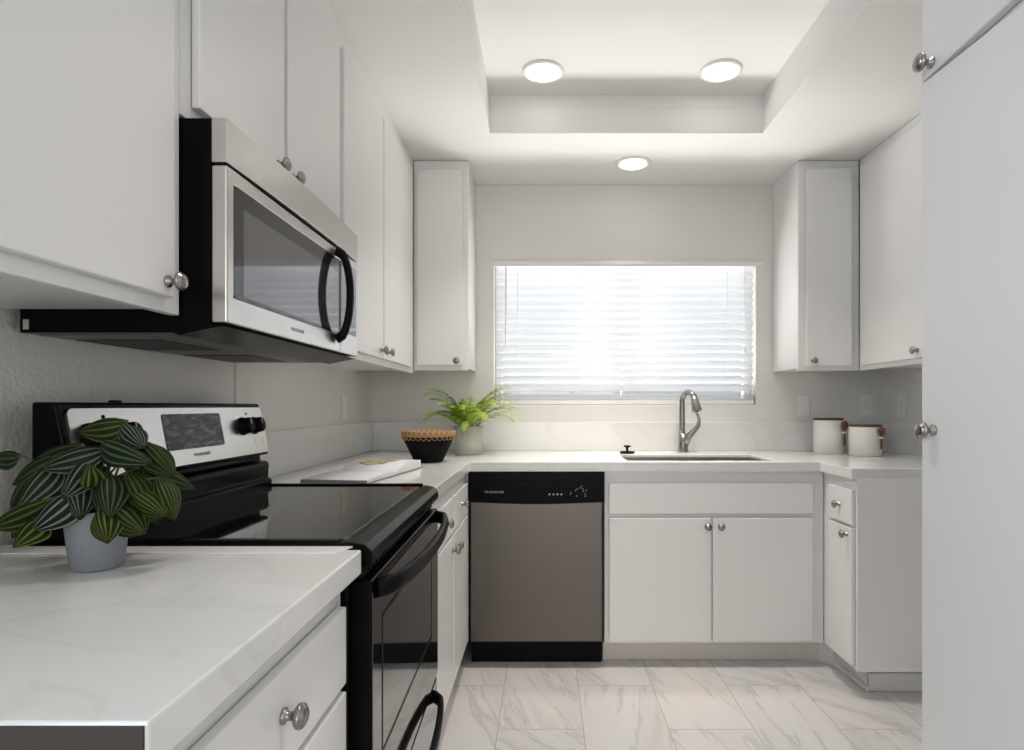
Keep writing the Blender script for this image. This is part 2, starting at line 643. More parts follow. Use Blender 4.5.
# kitchen window behind the blind
wf = MB()
fy0, fy1 = YB + .085, YB + .135
wf.cells([WX0 + .002, WX0 + .04, 0.436, 0.454, WX1 - .04, WX1 - .002], [WZ0 + .002, WZ0 + .04, WZ1 - .04, WZ1 - .002],
         lambda i, j: not (j == 1 and i in (1, 3)), fy0, fy1, 'xz', 0.004)
wo = struct(wf.build('window_1', M['plastic_white']), 'white sliding window behind the blind over the sink')
pn = MB().box(WX0 + .04, 0.436, fy0 + .02, fy0 + .026, WZ0 + .04, WZ1 - .04).build('pane', M['glass'], wo)
pn = MB().box(0.454, WX1 - .04, fy0 + .02, fy0 + .026, WZ0 + .04, WZ1 - .04).build('pane', M['glass'], wo)
# assumed patio door frame in the unseen opening for the rear fill light
pf = MB().cells([PX0 + .001, PX0 + .05, 0.42, 0.48, PX1 - .05, PX1 - .001], [0.001, .05, PZ1 - .05, PZ1 - .001], lambda i, j: not (j == 1 and i in (1, 3)), YF - .11, YF - .05, 'xz', 0.004)
struct(pf.build('door_1', M['plastic_white']), 'assumed white framed patio door in the unseen wall opposite the sink')

# ------------------------------------------------------------------ cabinets
def knob(parent, pos, d, r=0.0165):
    s = r / 0.0165
    prof = [(0.0105, 0), (0.0105, 0.003), (0.006, 0.006), (0.0058, 0.013), (0.011, 0.016), (0.0158, 0.0195), (0.0165, 0.023), (0.0155, 0.026), (0.0132, 0.0265), (0.0128, 0.0285), (0.009, 0.0305), (0.001, 0.0315)]
    return MB().lathe([(a * s, b * s) for a, b in prof], pos, d, 20).build('knob', M['nickel'], parent)


FACE = {'S': ((0, -1, 0), lambda F, u, v, w: (u, F - v, w)),
        'E': ((1, 0, 0), lambda F, u, v, w: (F + v, u, w)),
        'W': ((-1, 0, 0), lambda F, u, v, w: (F - v, u, w))}


def fbox(mb, face, F, u0, u1, v0, v1, w0, w1, bev=0.0):
    a = FACE[face][1](F, u0, v0, w0)
    b = FACE[face][1](F, u1, v1, w1)
    mb.box(min(a[0], b[0]), max(a[0], b[0]), min(a[1], b[1]), max(a[1], b[1]), min(a[2], b[2]), max(a[2], b[2]), bev)
    return mb


DT = 0.018


def cabinet(name, face, F, u0, u1, w0, w1, depth, fronts, label, cat, toe=None, group=None, frame_w0=None, open_top=False):
    """fronts: (kind, u0, u1, w0, w1, knob_u, knob_w or None)"""
    ctr = FACE[face][1](F, (u0 + u1) / 2, -depth / 2, 0 if toe else w0)
    root = thing(name, ctr, label, cat, group)
    b = MB()
    t = 0.018
    fbox(b, face, F, u0, u0 + t, -depth, -t, w0 + .012 if not toe else w0, w1)
    fbox(b, face, F, u1 - t, u1, -depth, -t, w0 + .012 if not toe else w0, w1)
    fbox(b, face, F, u0 + t, u1 - t, -depth, -t, w0 + .012, w0 + .03)
    fbox(b, face, F, u0 + t, u1 - t, -depth, -depth + t, w0 + .03, w1)
    if not open_top:
        fbox(b, face, F, u0 + t, u1 - t, -depth + t, -t, w1 - t, w1)
    b.build('carcass', M['cab'], root)
    fbox(MB(), face, F, u0, u1, -t, 0, w0, w1, 0.002).build('face_frame', M['cab'], root)
    if toe:
        fbox(MB(), face, F, u0 + toe[1], u1 - toe[2], -0.093, -0.075, 0.0, w0).build('toe_kick', M['kick'], root)
    for (kind, a0, a1, b0, b1, ku, kw) in fronts:
        d = fbox(MB(), face, F, a0, a1, 0.0015, DT, b0, b1, 0.0025).build(kind, M['cab'], root)
        if ku is not None:
            knob(d, FACE[face][1](F, ku, DT, kw), FACE[face][0])
    return root


CT0, CT1 = 0.876, 0.918     # worktop underside / top
G = 'white slab-door base cabinets'
U = 'white slab-door wall cabinets'
# near left drawer unit
cabinet('base_cabinet', 'E', -0.356, 0.49, 1.045, 0.105, CT0, 0.615,
        [('drawer', 0.515, 1.022, 0.695, 0.826, 0.774, 0.767), ('drawer', 0.515, 1.022, 0.41, 0.682, 0.774, 0.55), ('drawer', 0.515, 1.022, 0.125, 0.397, 0.774, 0.262)],
        'white drawer cabinet under the nearest counter, left of the range front', 'cabinet', (1, 0, 0), G)
# far left base unit between range and corner
lf = cabinet('base_cabinet', 'E', -0.360, 1.832, 2.695, 0.105, CT0, 0.61,
             [('drawer', 1.855, 2.245, 0.695, 0.826, 2.05, 0.765), ('drawer', 2.265, 2.665, 0.695, 0.826, 2.465, 0.765),
              ('door', 1.855, 2.245, 0.122, 0.682, 2.215, 0.635), ('door', 2.265, 2.665, 0.122, 0.682, 2.295, 0.635)],
             'white two-drawer base cabinet wedged between the range and the dishwasher', 'cabinet', (1, 0, 0), G)
MB().box(-.3595, -.3445, 2.6955, 2.71, 0.105, CT0).build('filler_strip', M['cab'], lf)
# sink base
cabinet('sink_cabinet', 'S', 2.690, 0.2665, 1.2495, 0.105, CT0, 0.635,
        [('false_drawer_front', 0.286, 1.196, 0.687, 0.823, None, None), ('door', 0.286, 0.7395, 0.119, 0.667, 0.722, 0.632), ('door', 0.7475, 1.196, 0.119, 0.667, 0.781, 0.632)],
        'wide white double-door cabinet under the sink, right of the dishwasher', 'cabinet', (1, 0, 0.140), G, open_top=True)
# right return base
rb = cabinet('base_cabinet', 'W', 1.250, 2.405, 2.689, 0.105, CT0, 0.63,
             [('drawer', 2.412, 2.612, 0.687, 0.828, 2.512, 0.757), ('door', 2.412, 2.612, 0.122, 0.674, 2.448, 0.645)],
             'narrow white base cabinet at the right end, plain panel facing the viewer', 'cabinet', None, G)
MB().box(1.245, 1.8795, 2.392, 2.4045, 0.105, CT0, 0.002).build('end_panel', M['cab'], rb)
bm_ = MB()
bm_.box(1.326, 1.8795, 2.452, 2.4665, 0, 0.075, 0.003).box(1.326, 1.8795, 2.456, 2.4665, 0.076, 0.092, 0.003).box(1.33, 1.8795, 2.460, 2.4665, .092, .105)
bm_.build('plinth_moulding', M['trimw'], rb)
tk = [(1.1105, 2.7655), (1.19, 2.758), (1.25, 2.738), (1.295, 2.70), (1.318, 2.62), (1.3255, 2.468)]
MB().prism(tk + [(x + .014, y + .012) for x, y in reversed(tk)], 'z', 0.0, 0.1045).build('toe_kick', M['kick'], rb)
MB().prism([(1.297, 2.685), (1.306, 2.62), (1.312, 2.450), (1.3245, 2.450), (1.317, 2.618)], 'z', 0.001, 0.020).build('shoe_moulding', M['trimw'], rb)

# wall cabinets, left run
UD = 0.309
cabinet('wall_cabinet', 'E', -0.660, 0.47, 1.083, 1.330, ZC - .002, UD,
        [('door', 0.49, 1.043, 1.355, 2.35, 1.021, 1.379)],
        'white wall cabinet nearest the viewer, above the striped-leaf plant', 'cabinet', None, U)
cabinet('wall_cabinet', 'E', -0.660, 1.0845, 1.905, 1.696, ZC - .002, UD,
        [('door', 1.117, 1.481, 1.722, 2.318, 1.440, 1.747), ('door', 1.502, 1.880, 1.722, 2.318, 1.526, 1.747)],
        'short white two-door wall cabinet directly above the microwave', 'cabinet', None, U)
cabinet('wall_cabinet', 'E', -0.660, 1.9065, 3.009, 1.330, ZC - .002, UD,
        [('door', 1.923, 2.385, 1.355, 2.318, 2.345, 1.385), ('door', 2.400, 2.905, 1.355, 2.318, 2.440, 1.385)],
        'tall white two-door wall cabinet between the microwave and the back wall', 'cabinet', None, U)
cabinet('wall_cabinet', 'S', 3.010, -0.6585, -0.384, 1.345, ZC - .002, 0.329,
        [('door', -0.640, -0.411, 1.370, 2.348, -0.440, 1.392)],
        'narrow white wall cabinet on the back wall, left of the window blind', 'cabinet', None, U)
# wall cabinets, right
cabinet('wall_cabinet', 'S', 3.010, 1.270, 1.575, 1.345, ZC - .002, 0.329,
        [('door', 1.305, 1.532, 1.368, 2.352, 1.336, 1.392)],
        'narrow white wall cabinet on the back wall, right of the window blind', 'cabinet', None, U)
cabinet('wall_cabinet', 'W', 1.578, 2.43, 3.0085, 1.345, ZC - .002, 0.302,
        [('door', 2.465, 2.975, 1.368, 2.352, 2.512, 1.40)],
        'white wall cabinet on the right wall, partly behind the tall pantry', 'cabinet', None, U)
# pantry
pc = cabinet('pantry_cabinet', 'W', 0.741, 0.545, 1.1545, 0.105, ZC - .002, 0.615,
        [],
        'floor-to-ceiling white pantry cabinet at the right edge, tall door with knob', 'cabinet', (1, 0, 0))

d = MB().prism([(0.556, 0.125), (1.152, 0.125), (1.152, 1.785), (0.556, 1.760)], 'x', 0.741 - DT, 0.7395, 0.0025).build('tall_door', M['cab'], pc)
knob(d, (0.741 - DT, 1.116, 1.122), (-1, 0, 0))
d = MB().prism([(0.556, 1.811), (1.152, 1.7875), (1.152, 2.37), (0.556, 2.37)], 'x', 0.741 - DT, 0.7395, 0.0025).build('upper_door', M['cab'], pc)
knob(d, (0.741 - DT, 1.122, 1.809), (-1, 0, 0))

# ------------------------------------------------------------------ worktops
ct = thing('countertop', (-0.64, 0.76, CT0), 'short pale quartz countertop in the left foreground, dark end', 'countertop')
MB().prism([(XL + .0005, 0.473), (-0.3125, 0.473), (-0.318, 1.040), (XL + .0005, 1.040)], 'z', CT0, CT1, 0.003).build('slab', M['quartz'], ct)
MB().box(XL + .001, -0.3155, 0.4700, 0.4735, CT0 + .001, CT1 - .003).build('dark_end', M['slab_end'], ct)['label'] = 'darker end of the slab'  # end face coloured darker than the quartz
gc = MB().prism([(-0.97, 1.006), (-0.352, 1.006), (-0.338, 1.052), (-0.338, 1.064), (-0.84, 1.064), (-0.97, 1.064)], 'z', CT1 + .0005, CT1 + .0025)
gc = gc.build('gap_cover', M['plastic_white'])
gc['label'] = 'thin white gap cover strip between the foreground countertop and range'
gc['category'] = 'gap cover'

SX0, SX1, SY0, SY1 = 0.378, 1.050, 2.735, 3.065
ct2 = thing('countertop', (0.4, 3.0, CT0), 'long pale quartz countertop around the far corner, holding the sink and canisters', 'countertop')
xs = [XL + .0005, -0.336, SX0, SX1, 1.224, XR - .0005]
ys = [1.828, 2.395, 2.667, SY0, SY1, YB - .0005]


def keep(i, j):
    if i == 2 and j == 3:
        return False
    if j >= 2:
        return True
    if i == 0:
        return True
    if j == 1 and i == 4:
        return True
    return False


TH = 0.014
slab = MB().cells(xs, ys, keep, CT1 - TH, CT1, 'xy', 0.0025)
xs2 = list(xs)
ys2 = list(ys)
xs2[2] -= .03
xs2[3] += .03
ys2[3] -= .03
ys2[4] += .03
slab.cells(xs2, ys2, keep, CT0, CT1 - TH + .0008, 'xy')
slab.build('slab', M['quartz'], ct2)
bs = MB()
bs.box(XL + .021, XR - .021, YB - .02, YB - .0005, CT1 + .0005, 1.078, 0.002)
bs.box(XL + .0005, XL + .0205, RANGE1 + .008, YB - .0005, CT1 + .0005, 1.078, 0.002)
bs.box(XR - .0205, XR - .0005, 2.40, YB - .0005, CT1 + .0005, 1.078, 0.002)
bs.build('backsplash', M['quartz'], ct2)

# sink
sk = thing('kitchen_sink', (0.714, 2.9, 0.66), 'undermount stainless steel sink set in the countertop below the window', 'sink')
b = MB()
t = 0.004
z0, z1 = 0.70, CT0 - .001
b.cells([SX0 - .006, SX0 - .002, SX1 + .002, SX1 + .006], [SY0 - .006, SY0 - .002, SY1 + .002, SY1 + .006], lambda i, j: not (i == 1 and j == 1), z0, CT1 - TH - .0008, 'xy')
b.box(SX0 - .006, SX1 + .006, SY0 - .006, SY1 + .006, z0 - .004, z0)
b.build('basin', M['sinksteel'], sk)
MB().lathe([(0.045, 0), (0.045, 0.003), (0.03, 0.004), (0.028, 0.001)], (0.714, 2.95, z0 + .0005), seg=24).build('drain', M['nickel'], sk)

# faucet
fx, fy = 0.745, 3.235
fa = thing('faucet', (fx, fy, CT1), 'brushed nickel gooseneck faucet with side lever behind the sink', 'faucet')
MB().lathe([(0.030, 0), (0.030, 0.004), (0.027, 0.008), (0.025, 0.05), (0.0235, 0.10)], (fx, fy, CT1 + .0005), seg=28).build('base', M['nickel'], fa)
dirv = Vector((0.42, -1.0, 0)).normalized()
pts, rad = [], []
Rr = 0.056
for k in range(6):
    pts.append(Vector((fx - .006, fy, CT1 + .095 + k * 0.0345)))
    rad.append(0.0165 - 0.0004 * k)
top = pts[-1]
for k in range(1, 15):
    a = PI * k / 14 * 0.93
    pts.append(top + dirv * (Rr * (1 - math.cos(a))) + Vector((0, 0, Rr * math.sin(a))))
    rad.append(0.0145)
MB().tube(pts, rad, 16).build('spout', M['nickel'], fa)
e = pts[-1]
dn = (pts[-1] - pts[-2]).normalized()
MB().tube([e - dn * .03, e, e + dn * 0.02, e + dn * 0.055, e + dn * .06], [0.0155, 0.019, 0.022, 0.027, 0.025], 18).build('spray_head', M['nickel'], fa)
MB().tube([(fx + .008, fy - .005, CT1 + .045), (fx + .028, fy - .01, CT1 + .085), (fx + .055, fy - .014, CT1 + .115), (fx + .076, fy - .016, CT1 + .14), (fx + .082, fy - .016, CT1 + .17), (fx + .076, fy - .016, CT1 + .20), (fx + .066, fy - .016, CT1 + .217)],
          [0.021, 0.0185, 0.0145, 0.0115, 0.009, 0.0075, 0.006], 14).build('lever', M['nickel'], fa)

# sink stopper
sp = thing('sink_stopper', (0.415, 3.13, CT1), 'small black sink stopper on the countertop left of the faucet', 'stopper')
MB().lathe([(0.034, 0), (0.040, 0.004), (0.038, 0.009), (0.012, 0.011), (0.006, 0.012)], (0.433, 3.16, CT1 + .0005), seg=24).build('disc', M['black_satin'], sp)
MB().lathe([(0.0065, 0), (0.0065, 0.018), (0.018, 0.021), (0.020, 0.026), (0.015, 0.030)], (0.433, 3.16, CT1 + .0125), seg=20).build('grip', M['black_satin'], sp)

# ------------------------------------------------------------------ dishwasher
DX0, DX1 = -0.3425, 0.2640
dw = thing('dishwasher', (-0.04, 2.95, 0), 'stainless steel dishwasher with black control strip, between two white cabinets', 'dishwasher')
MB().box(DX0, DX1, 2.705, 3.30, 0.105, CT0 - .003).build('tub', M['black_satin'], dw)
MB().box(DX0 + .010, DX1 - .008, 2.664, 2.704, 0.118, 0.742, 0.006, 3).build('door', M['steel_v'], dw)
cp = MB()
n = 16
poly = [(DX0 + .002, 0.8715), (DX1 - .002, 0.8715)] + [(DX1 - .002 + (DX0 - DX1 + .004) * k / n, 0.742 - 0.010 * math.sin(PI * k / n)) for k in range(n + 1)]
cp.prism(poly, 'y', 2.655, 2.704, 0.003)
cpo = cp.build('control_panel', M['black'], dw)
hs = MB()
hs.prism([(-0.11 + .16 * 0, 0.822), (0.03, 0.822), (0.02, 0.815), (-.10, 0.815)], 'y', 2.6535, 2.6545)
hs.build('latch_recess', M['black_satin'], cpo)
for k in range(4):
    MB().lathe([(0.0042, 0), (0.0042, 0.0012), (0.003, 0.0016)], (0.02 + k * 0.0175, 2.6548, 0.776), (0, -1, 0), 12).build('button', M['print_light'], cpo)
for (dx, dz) in ((0.115, .785), (0.112, .777), (0.135, .793), (0.143, .80), (0.157, .805), (0.163, .812), (0.170, .79), (0.183, .793), (0.178, .778), (0.178, .768), (0.14, .769), (0.168, .80)):
    MB().box(dx - .0022, dx + .0022, 2.6538, 2.6548, dz - .0016, dz + .0016).build('indicator_mark', M['print_light'], cpo)
lettering('FRIGIDAIRE', 0.0135, frame_mtx((-0.225, 2.6546, 0.786), (1, 0, 0), (0, 0, 1)), M['print_light'], cpo)
MB().box(DX0 + .008, DX1 - .008, 2.737, 2.757, 0.0, 0.116).build('kick_plate', M['black_satin'], dw)

# ------------------------------------------------------------------ range
Y0, Y1 = 1.056, 1.816
rg = thing('range', (-0.62, 1.436, 0), 'black and stainless freestanding electric range between the two left counters', 'range')
MB().box(-0.910, -0.340, Y0, Y1, 0.025, 0.905, 0.003).build('body', M['black'], rg)
for yy in (Y0 + .05, Y1 - .05):
    for xx in (-0.40, -0.88):
        MB().lathe([(0.02, 0), (0.02, 0.026)], (xx, yy, 0), seg=16).build('foot', M['black_satin'], rg)
# cooktop: rim + glass
ck = MB()
ck.prism([(-0.910, 0.9055), (-0.910, 0.924), (-0.335, 0.927), (-0.312, 0.923), (-0.3, 0.912), (-0.297, 0.898), (-0.3, 0.885), (-0.325, 0.884), (-0.338, 0.9055)], 'y', Y0 - .001, Y1 + .001, 0.002)
cko = ck.build('cooktop', M['black'], rg)
MB().box(-0.832, -0.352, Y0 + .02, Y1 - .02, 0.9265, 0.929, 0.001).build('glass_surface', M['black_glass'], cko)
MB().box(-0.835, -0.345, Y1 - .019, Y1, 0.926, 0.9335, 0.003).build('raised_rim', M['black'], cko)
MB().box(-0.835, -0.36, Y0, Y0 + .019, 0.9255, 0.9305, 0.002).build('raised_rim', M['black'], cko)
# backguard
bg_ = MB()
bg_.prism([(x_ + .013 if x_ > -.9 else x_, z_ - (.006 if z_ > 1.1 else 0)) for x_, z_ in [(-0.908, 0.925), (-0.836, 0.925), (-0.836, 0.946), (-0.848, 0.953), (-0.845, 0.992), (-0.851, 1.001), (-0.872, 1.004), (-0.874, 1.020), (-0.850, 1.022), (-0.848, 1.026), (-0.878, 1.176), (-0.882, 1.180), (-0.908, 1.180)]], 'y', Y0 + .004, Y1 - .002, 0.004)
bgo = bg_.build('backguard', M['black'], rg)
# tilted stainless face
p0, p1 = Vector((-0.8345, 0, 1.028)), Vector((-0.8610, 0, 1.165))
tdir = (p1 - p0).normalized()
nrm = Vector((tdir.z, 0, -tdir.x))


def guard(y, h, out=0.0):
    """point on the tilted control face; h metres up from its bottom edge"""
    q = p0 + tdir * h + nrm * out
    return Vector((q.x, y, q.z))


def rounded(u0, u1, v0, v1, r, n=5):
    P = []
    for (cx_, cy_, a) in ((u1 - r, v1 - r, 0), (u0 + r, v1 - r, PI / 2), (u0 + r, v0 + r, PI), (u1 - r, v0 + r, 1.5 * PI)):
        for k in range(n + 1):
            P.append((cx_ + r * math.cos(a + PI / 2 * k / n), cy_ + r * math.sin(a + PI / 2 * k / n)))
    return P


def guard_slab(mb, poly, o0, o1):
    A = [mb.bm.verts.new(guard(u, v, o0)) for u, v in poly]
    B = [mb.bm.verts.new(guard(u, v, o1)) for u, v in poly]
    mb.bm.faces.new(A)
    mb.bm.faces.new(B)
    for i in range(len(poly)):
        j = (i + 1) % len(poly)
        mb.bm.faces.new((A[i], A[j], B[j], B[i]))
    return mb


LP = 0.1395
pane = guard_slab(MB(), rounded(Y0 + .018, Y1 - .008, 0.002, LP - .003, 0.014), -0.002, 0.003).build('control_panel', M['steel'], bgo)
guard_slab(MB(), rounded(1.335, 1.572, 0.038, 0.122, 0.006), 0.003, 0.0045).build('display', M['display'], bgo)
for yk in (1.118, 1.208, 1.680, 1.745):
    k = MB()
    k.lathe([(0.0255, 0), (0.0255, 0.004), (0.0225, 0.006), (0.0215, 0.024), (0.0195, 0.0275), (0.002, 0.028)], guard(yk, 0.083, 0.0032), nrm, 28)
    a = guard(yk, 0.083, 0.031)
    q = nrm.cross(tdir)
    ko = k.build('knob', M['black_satin'], bgo)
    lm = MB()
    guard_slab(lm, [(yk - .0015, 0.085), (yk + .0015, 0.085), (yk + .0015, 0.102), (yk - .0015, 0.102)], 0.0310, 0.0318)
    lm.build('pointer', M['print_light'], ko)
for yk, hh in ((1.160, 0.120), (1.712, 0.118)):
    MB().lathe([(0.004, 0), (0.004, 0.001)], guard(yk, hh, 0.003), nrm, 12).build('indicator_light', M['black_satin'], bgo)
for yk in (1.735, 1.785):
    guard_slab(MB(), [(yk, 0.03), (yk + .001, 0.03), (yk + .001, 0.044), (yk + .012, 0.044), (yk + .012, 0.045), (yk, 0.045)], 0.003, 0.0034).build('printed_mark', M['print'], bgo)
lettering('FRIGIDAIRE', 0.0115, frame_mtx(guard(1.465, 0.022, 0.0032), (0, 1, 0), tdir), M['print'], bgo)
MB().box(-0.900, -0.884, 1.235, 1.255, 1.1735, 1.179, 0.002).build('vent_cap', M['black_satin'], bgo)
# vent strip below cooktop
vs = MB()
vs.box(-0.339, -0.318, Y0 + .004, Y1 - .004, 0.862, 0.884)
for k in range(26):
    yy = Y0 + .05 + k * (Y1 - Y0 - .1) / 25
    vs.box(-0.3185, -0.313, yy - .008, yy + .008, 0.866, 0.880, 0.001)
vs.build('vent_grille', M['black_satin'], rg)
# oven door
od = MB()
od.box(-0.339, -0.300, Y0 + .002, Y1 - .002, 0.362, 0.858, 0.005, 3)
odo = od.build('oven_door', M['black'], rg)
MB().box(-0.3005, -0.2985, Y0 + .006, Y1 - .006, 0.366, 0.835, 0.0008).build('glass_front', M['oven_glass'], odo)
win = MB()
win.cells([1.126, 1.135, 1.689, 1.698], [0.512, 0.520, 0.770, 0.778], lambda i, j: not (i == 1 and j == 1), -0.2990, -0.2980, 'yz')
win.build('window_outline', M['black_satin'], odo)
hp = []
for k in range(25):
    s_ = k / 24
    y = Y0 + .03 + (Y1 - Y0 - .06) * s_
    bulge = 0.012 + 0.043 * (math.sin(PI * s_) ** 0.5 if 0 < s_ < 1 else 0)
    hp.append((-0.300 + bulge - (0.010 if k in (0, 24) else 0), y, 0.838))
MB().tube(hp, 0.0185, 14, flat=((1, 0, 0), 0.55)).build('handle', M['black_satin'], odo)
# storage drawer
sd = MB().box(-0.339, -0.303, Y0 + .002, Y1 - .002, 0.045, 0.354, 0.005, 3).build('storage_drawer', M['black'], rg)
MB().box(-0.3035, -0.3015, Y0 + .006, Y1 - .006, 0.052, 0.348, 0.0008).build('glass_front', M['oven_glass'], sd)
hp = []
for k in range(21):
    s_ = k / 20
    y = Y0 + .10 + (Y1 - Y0 - .16) * s_
    bulge = 0.010 + 0.034 * (math.sin(PI * s_) ** 0.45 if 0 < s_ < 1 else 0)
    hp.append((-0.303 + bulge - (0.008 if k in (0, 20) else 0), y, 0.318))
MB().tube(hp, 0.018, 12, flat=((1, 0, 0), 0.5)).build('handle', M['black_satin'], sd)

# the range stands very slightly out of square with the counters
for ch in rg.children_recursive:
    for v in ch.data.vertices:
        wx = v.co.x + WORLD[rg.name].x
        wy = v.co.y + WORLD[rg.name].y
        k_ = max(0.0, min(1.0, (wx + .85) / .55))
        v.co.x -= k_ * (0.006 + 0.019 * (wy - Y0) / (Y1 - Y0))

# ------------------------------------------------------------------ microwave
V0, V1 = 1.088, 1.848
mw = thing('microwave', (-0.79, 1.468, 1.30), 'stainless over-the-range microwave with black sides hung below the short cabinet', 'microwave')
MB().prism([(-0.952, 1.300), (-0.675, 1.300), (-0.665, 1.296), (-0.584, 1.3125), (-0.6055, 1.3165), (-0.6055, 1.689), (-0.952, 1.689)], 'y', V0, V1).build('housing', M['black'], mw)
u = MB()
u.box(-0.945, -0.70, V0 + .03, V1 - .03, 1.2985, 1.2998)
u.build('underside_plate', M['mw_under'], mw)
for (a, b_) in ((V0 + .10, V0 + .31), (V1 - .31, V1 - .10)):
    f = MB()
    f.cells([-0.93, -0.915, -0.775, -0.76], [a, a + .012, b_ - .012, b_], lambda i, j: not (i == 1 and j == 1), 1.2965, 1.2984, 'xy')
    f.box(-0.915, -0.775, a + .012, b_ - .012, 1.2975, 1.2984)
    f.build('grease_filter', M['filter'], mw)
MB().box(-0.745, -0.715, 1.40, 1.54, 1.2968, 1.2984).build('lamp_cover', M['print'], mw)
# front
WA, WB, WZa, WZb = 1.114, 1.684, 1.369, 1.576
def bow(y):
    s_ = (y - V0) / (V1 - V0)
    return 0.008 * math.sin(PI * s_)
dr = MB()
dr.cells([V0, WA, WB, 1.690], [1.3185, WZa, WZb, 1.6045], lambda i, j: not (i == 1 and j == 1), -0.605, -0.577, 'yz', 0.003)
dro = dr.build('door', M['steel'], mw)
MB().prism(rounded(WA - .001, WB + .001, WZa - .001, WZb + .001, 0.012), 'x', -0.604, -0.5765).build('window', M['mw_dark'], dro)
MB().box(-0.5768, -0.5760, WA + .032, WB - .012, WZa + .006, WZb - .034).build('viewing_glass', M['mw_glass'], dro)
MB().box(-0.5768, -0.5757, 1.6845, 1.6915, WZa, WZb).build('seam_strip', M['black'], dro)
cpn = MB().box(-0.605, -0.577, 1.692, V1, 1.3185, 1.6045, 0.003).build('control_panel', M['steel'], mw)
MB().prism(rounded(1.697, 1.832, 1.377, 1.582, 0.008), 'x', -0.5772, -0.5762).build('keypad', M['mw_glass'], cpn)
tb = MB()
n = 24
poly = [(-0.605, V0)] + [(-0.577 + bow(V0 + (V1 - V0) * k / n), V0 + (V1 - V0) * k / n) for k in range(n + 1)] + [(-0.605, V1)]
tb.prism(poly, 'z', 1.6095, 1.690, 0.0015)
tb.build('vent_band', M['steel'], mw)
hpts = []
for k in range(25):
    s_ = k / 24
    z = 1.352 + (1.594 - 1.352) * s_
    hpts.append((-0.577 + 0.004 + 0.036 * (math.sin(PI * s_) ** 0.42 if 0 < s_ < 1 else 0), 1.655, z))
MB().tube(hpts, 0.0150, 14, flat=((1, 0, 0), 0.65)).build('handle', M['black_satin'], mw)
lettering('FRIGIDAIRE', 0.012, frame_mtx((-0.5768, 1.40, 1.343), (0, 1, 0), (0, 0, 1)), M['print_pale'], dro)
MB().box(-0.946, -0.936, V0 - .0008, V0, 1.306, 1.324).build('sticker', M['print_light'], mw)['label'] = 'torn pale sticker on the black side'

# ------------------------------------------------------------------ blind
bl = thing('window_blind', (0.445, YB + .03, WZ0), 'white horizontal slat blind covering the window above the sink', 'blind')
MB().box(WX0 + .004, WX1 - .004, YB + .004, YB + .060, WZ1 - .033, WZ1 - .001, 0.002).build('headrail', M['plastic_white'], bl)
va = MB()
va.box(WX0 - .004, WX1 + .03, YB - .012, YB - .001, 1.943, 1.974, 0.003).box(WX0 + .004, WX1 + .022, YB - .018, YB - .012, 1.951, 1.966, 0.002)
va.build('valance', M['plastic_white'], bl)
sl = MB()
pitch = 0.0435
zz = WZ1 - .052
sy = YB + .031
tilt = math.radians(-44)
hw = 0.0255
while zz > WZ0 + .080:
    c_, s_ = math.cos(tilt), math.sin(tilt)
    dz = random.uniform(-.0008, .0008)
    pr = []
    for k in range(5):
        q = -1 + k / 2
        cr = 0.0035 * (1 - q * q)
        pr.append((sy + q * hw * c_ - cr * s_, zz + dz - q * hw * s_ * -1 + cr * c_))
    back = [(p[0] + .0022 * s_, p[1] - .0022 * c_) for p in reversed(pr)]
    sl.prism(pr + back, 'x', WX0 + .008, WX1 - .008)
    zz -= pitch
sl.build('slats', M['slat'], bl)
st = MB()
for k in range(6):
    st.box(WX0 + .010, WX1 - .010, sy - .0255, sy + .0255, WZ0 + .0265 + k * .0062, WZ0 + .0295 + k * .0062)
st.build('stacked_slats', M['slat'], bl)
MB().box(WX0 + .008, WX1 - .008, sy - .027, sy + .027, WZ0 + .003, WZ0 + .025, 0.003).build('bottom_rail', M['plastic_white'], bl)
for lx in (WX0 + .13, WX0 + .49, WX0 + .82, WX1 - .16):
    lc = MB()
    lc.tube([(lx, sy - .029, WZ0 + .02), (lx, sy - .029, WZ1 - .05)], 0.0012, 6)
    lc.build('ladder_cord', M['plastic_white'], bl)
MB().tube([(WX0 + .066, sy - .036, WZ1 - .03), (WX0 + .067, sy - .038, WZ1 - .47)], 0.004, 8).build('tilt_wand', M['plastic_white'], bl)
MB().tube([(WX1 - .062, sy - .034, WZ1 - .03), (WX1 - .062, sy - .034, WZ1 - .48)], 0.0015, 6).lathe([(0.002, 0), (0.007, 0.008), (0.006, 0.03), (0.002, 0.034)], (WX1 - .062, sy - .034, WZ1 - .515), seg=10).build('pull_cord', M['plastic_white'], bl)

# ------------------------------------------------------------------ ceiling lights
def downlight(x, y, z, label, power=LAMP_W, spread=88):
    r = thing('ceiling_downlight', (x, y, z), label, 'ceiling light', 'recessed ceiling downlights')
    MB().lathe([(0.088, -0.0005), (0.087, -0.006), (0.078, -0.010), (0.066, -0.006), (0.064, -0.001)], (x, y, z), seg=40, cap0=False, cap1=False).build('trim_ring', M['plastic_white'], r)
    MB().lathe([(0.0645, -0.0035), (0.060, -0.011), (0.045, -0.017), (0.002, -0.0200)], (x, y, z), seg=36).build('diffuser', M['lens'], r)
    l = bpy.data.lights.new('downlight_lamp', 'AREA')
    l.shape = 'DISK'
    l.size = 0.12
    l.energy = power
    l.spread = math.radians(spread)
    l.color = (1.0, 0.92, 0.82)
    o = bpy.data.objects.new('downlight_lamp', l)
    COL.objects.link(o)
    o.location = (x, y, z - .024)


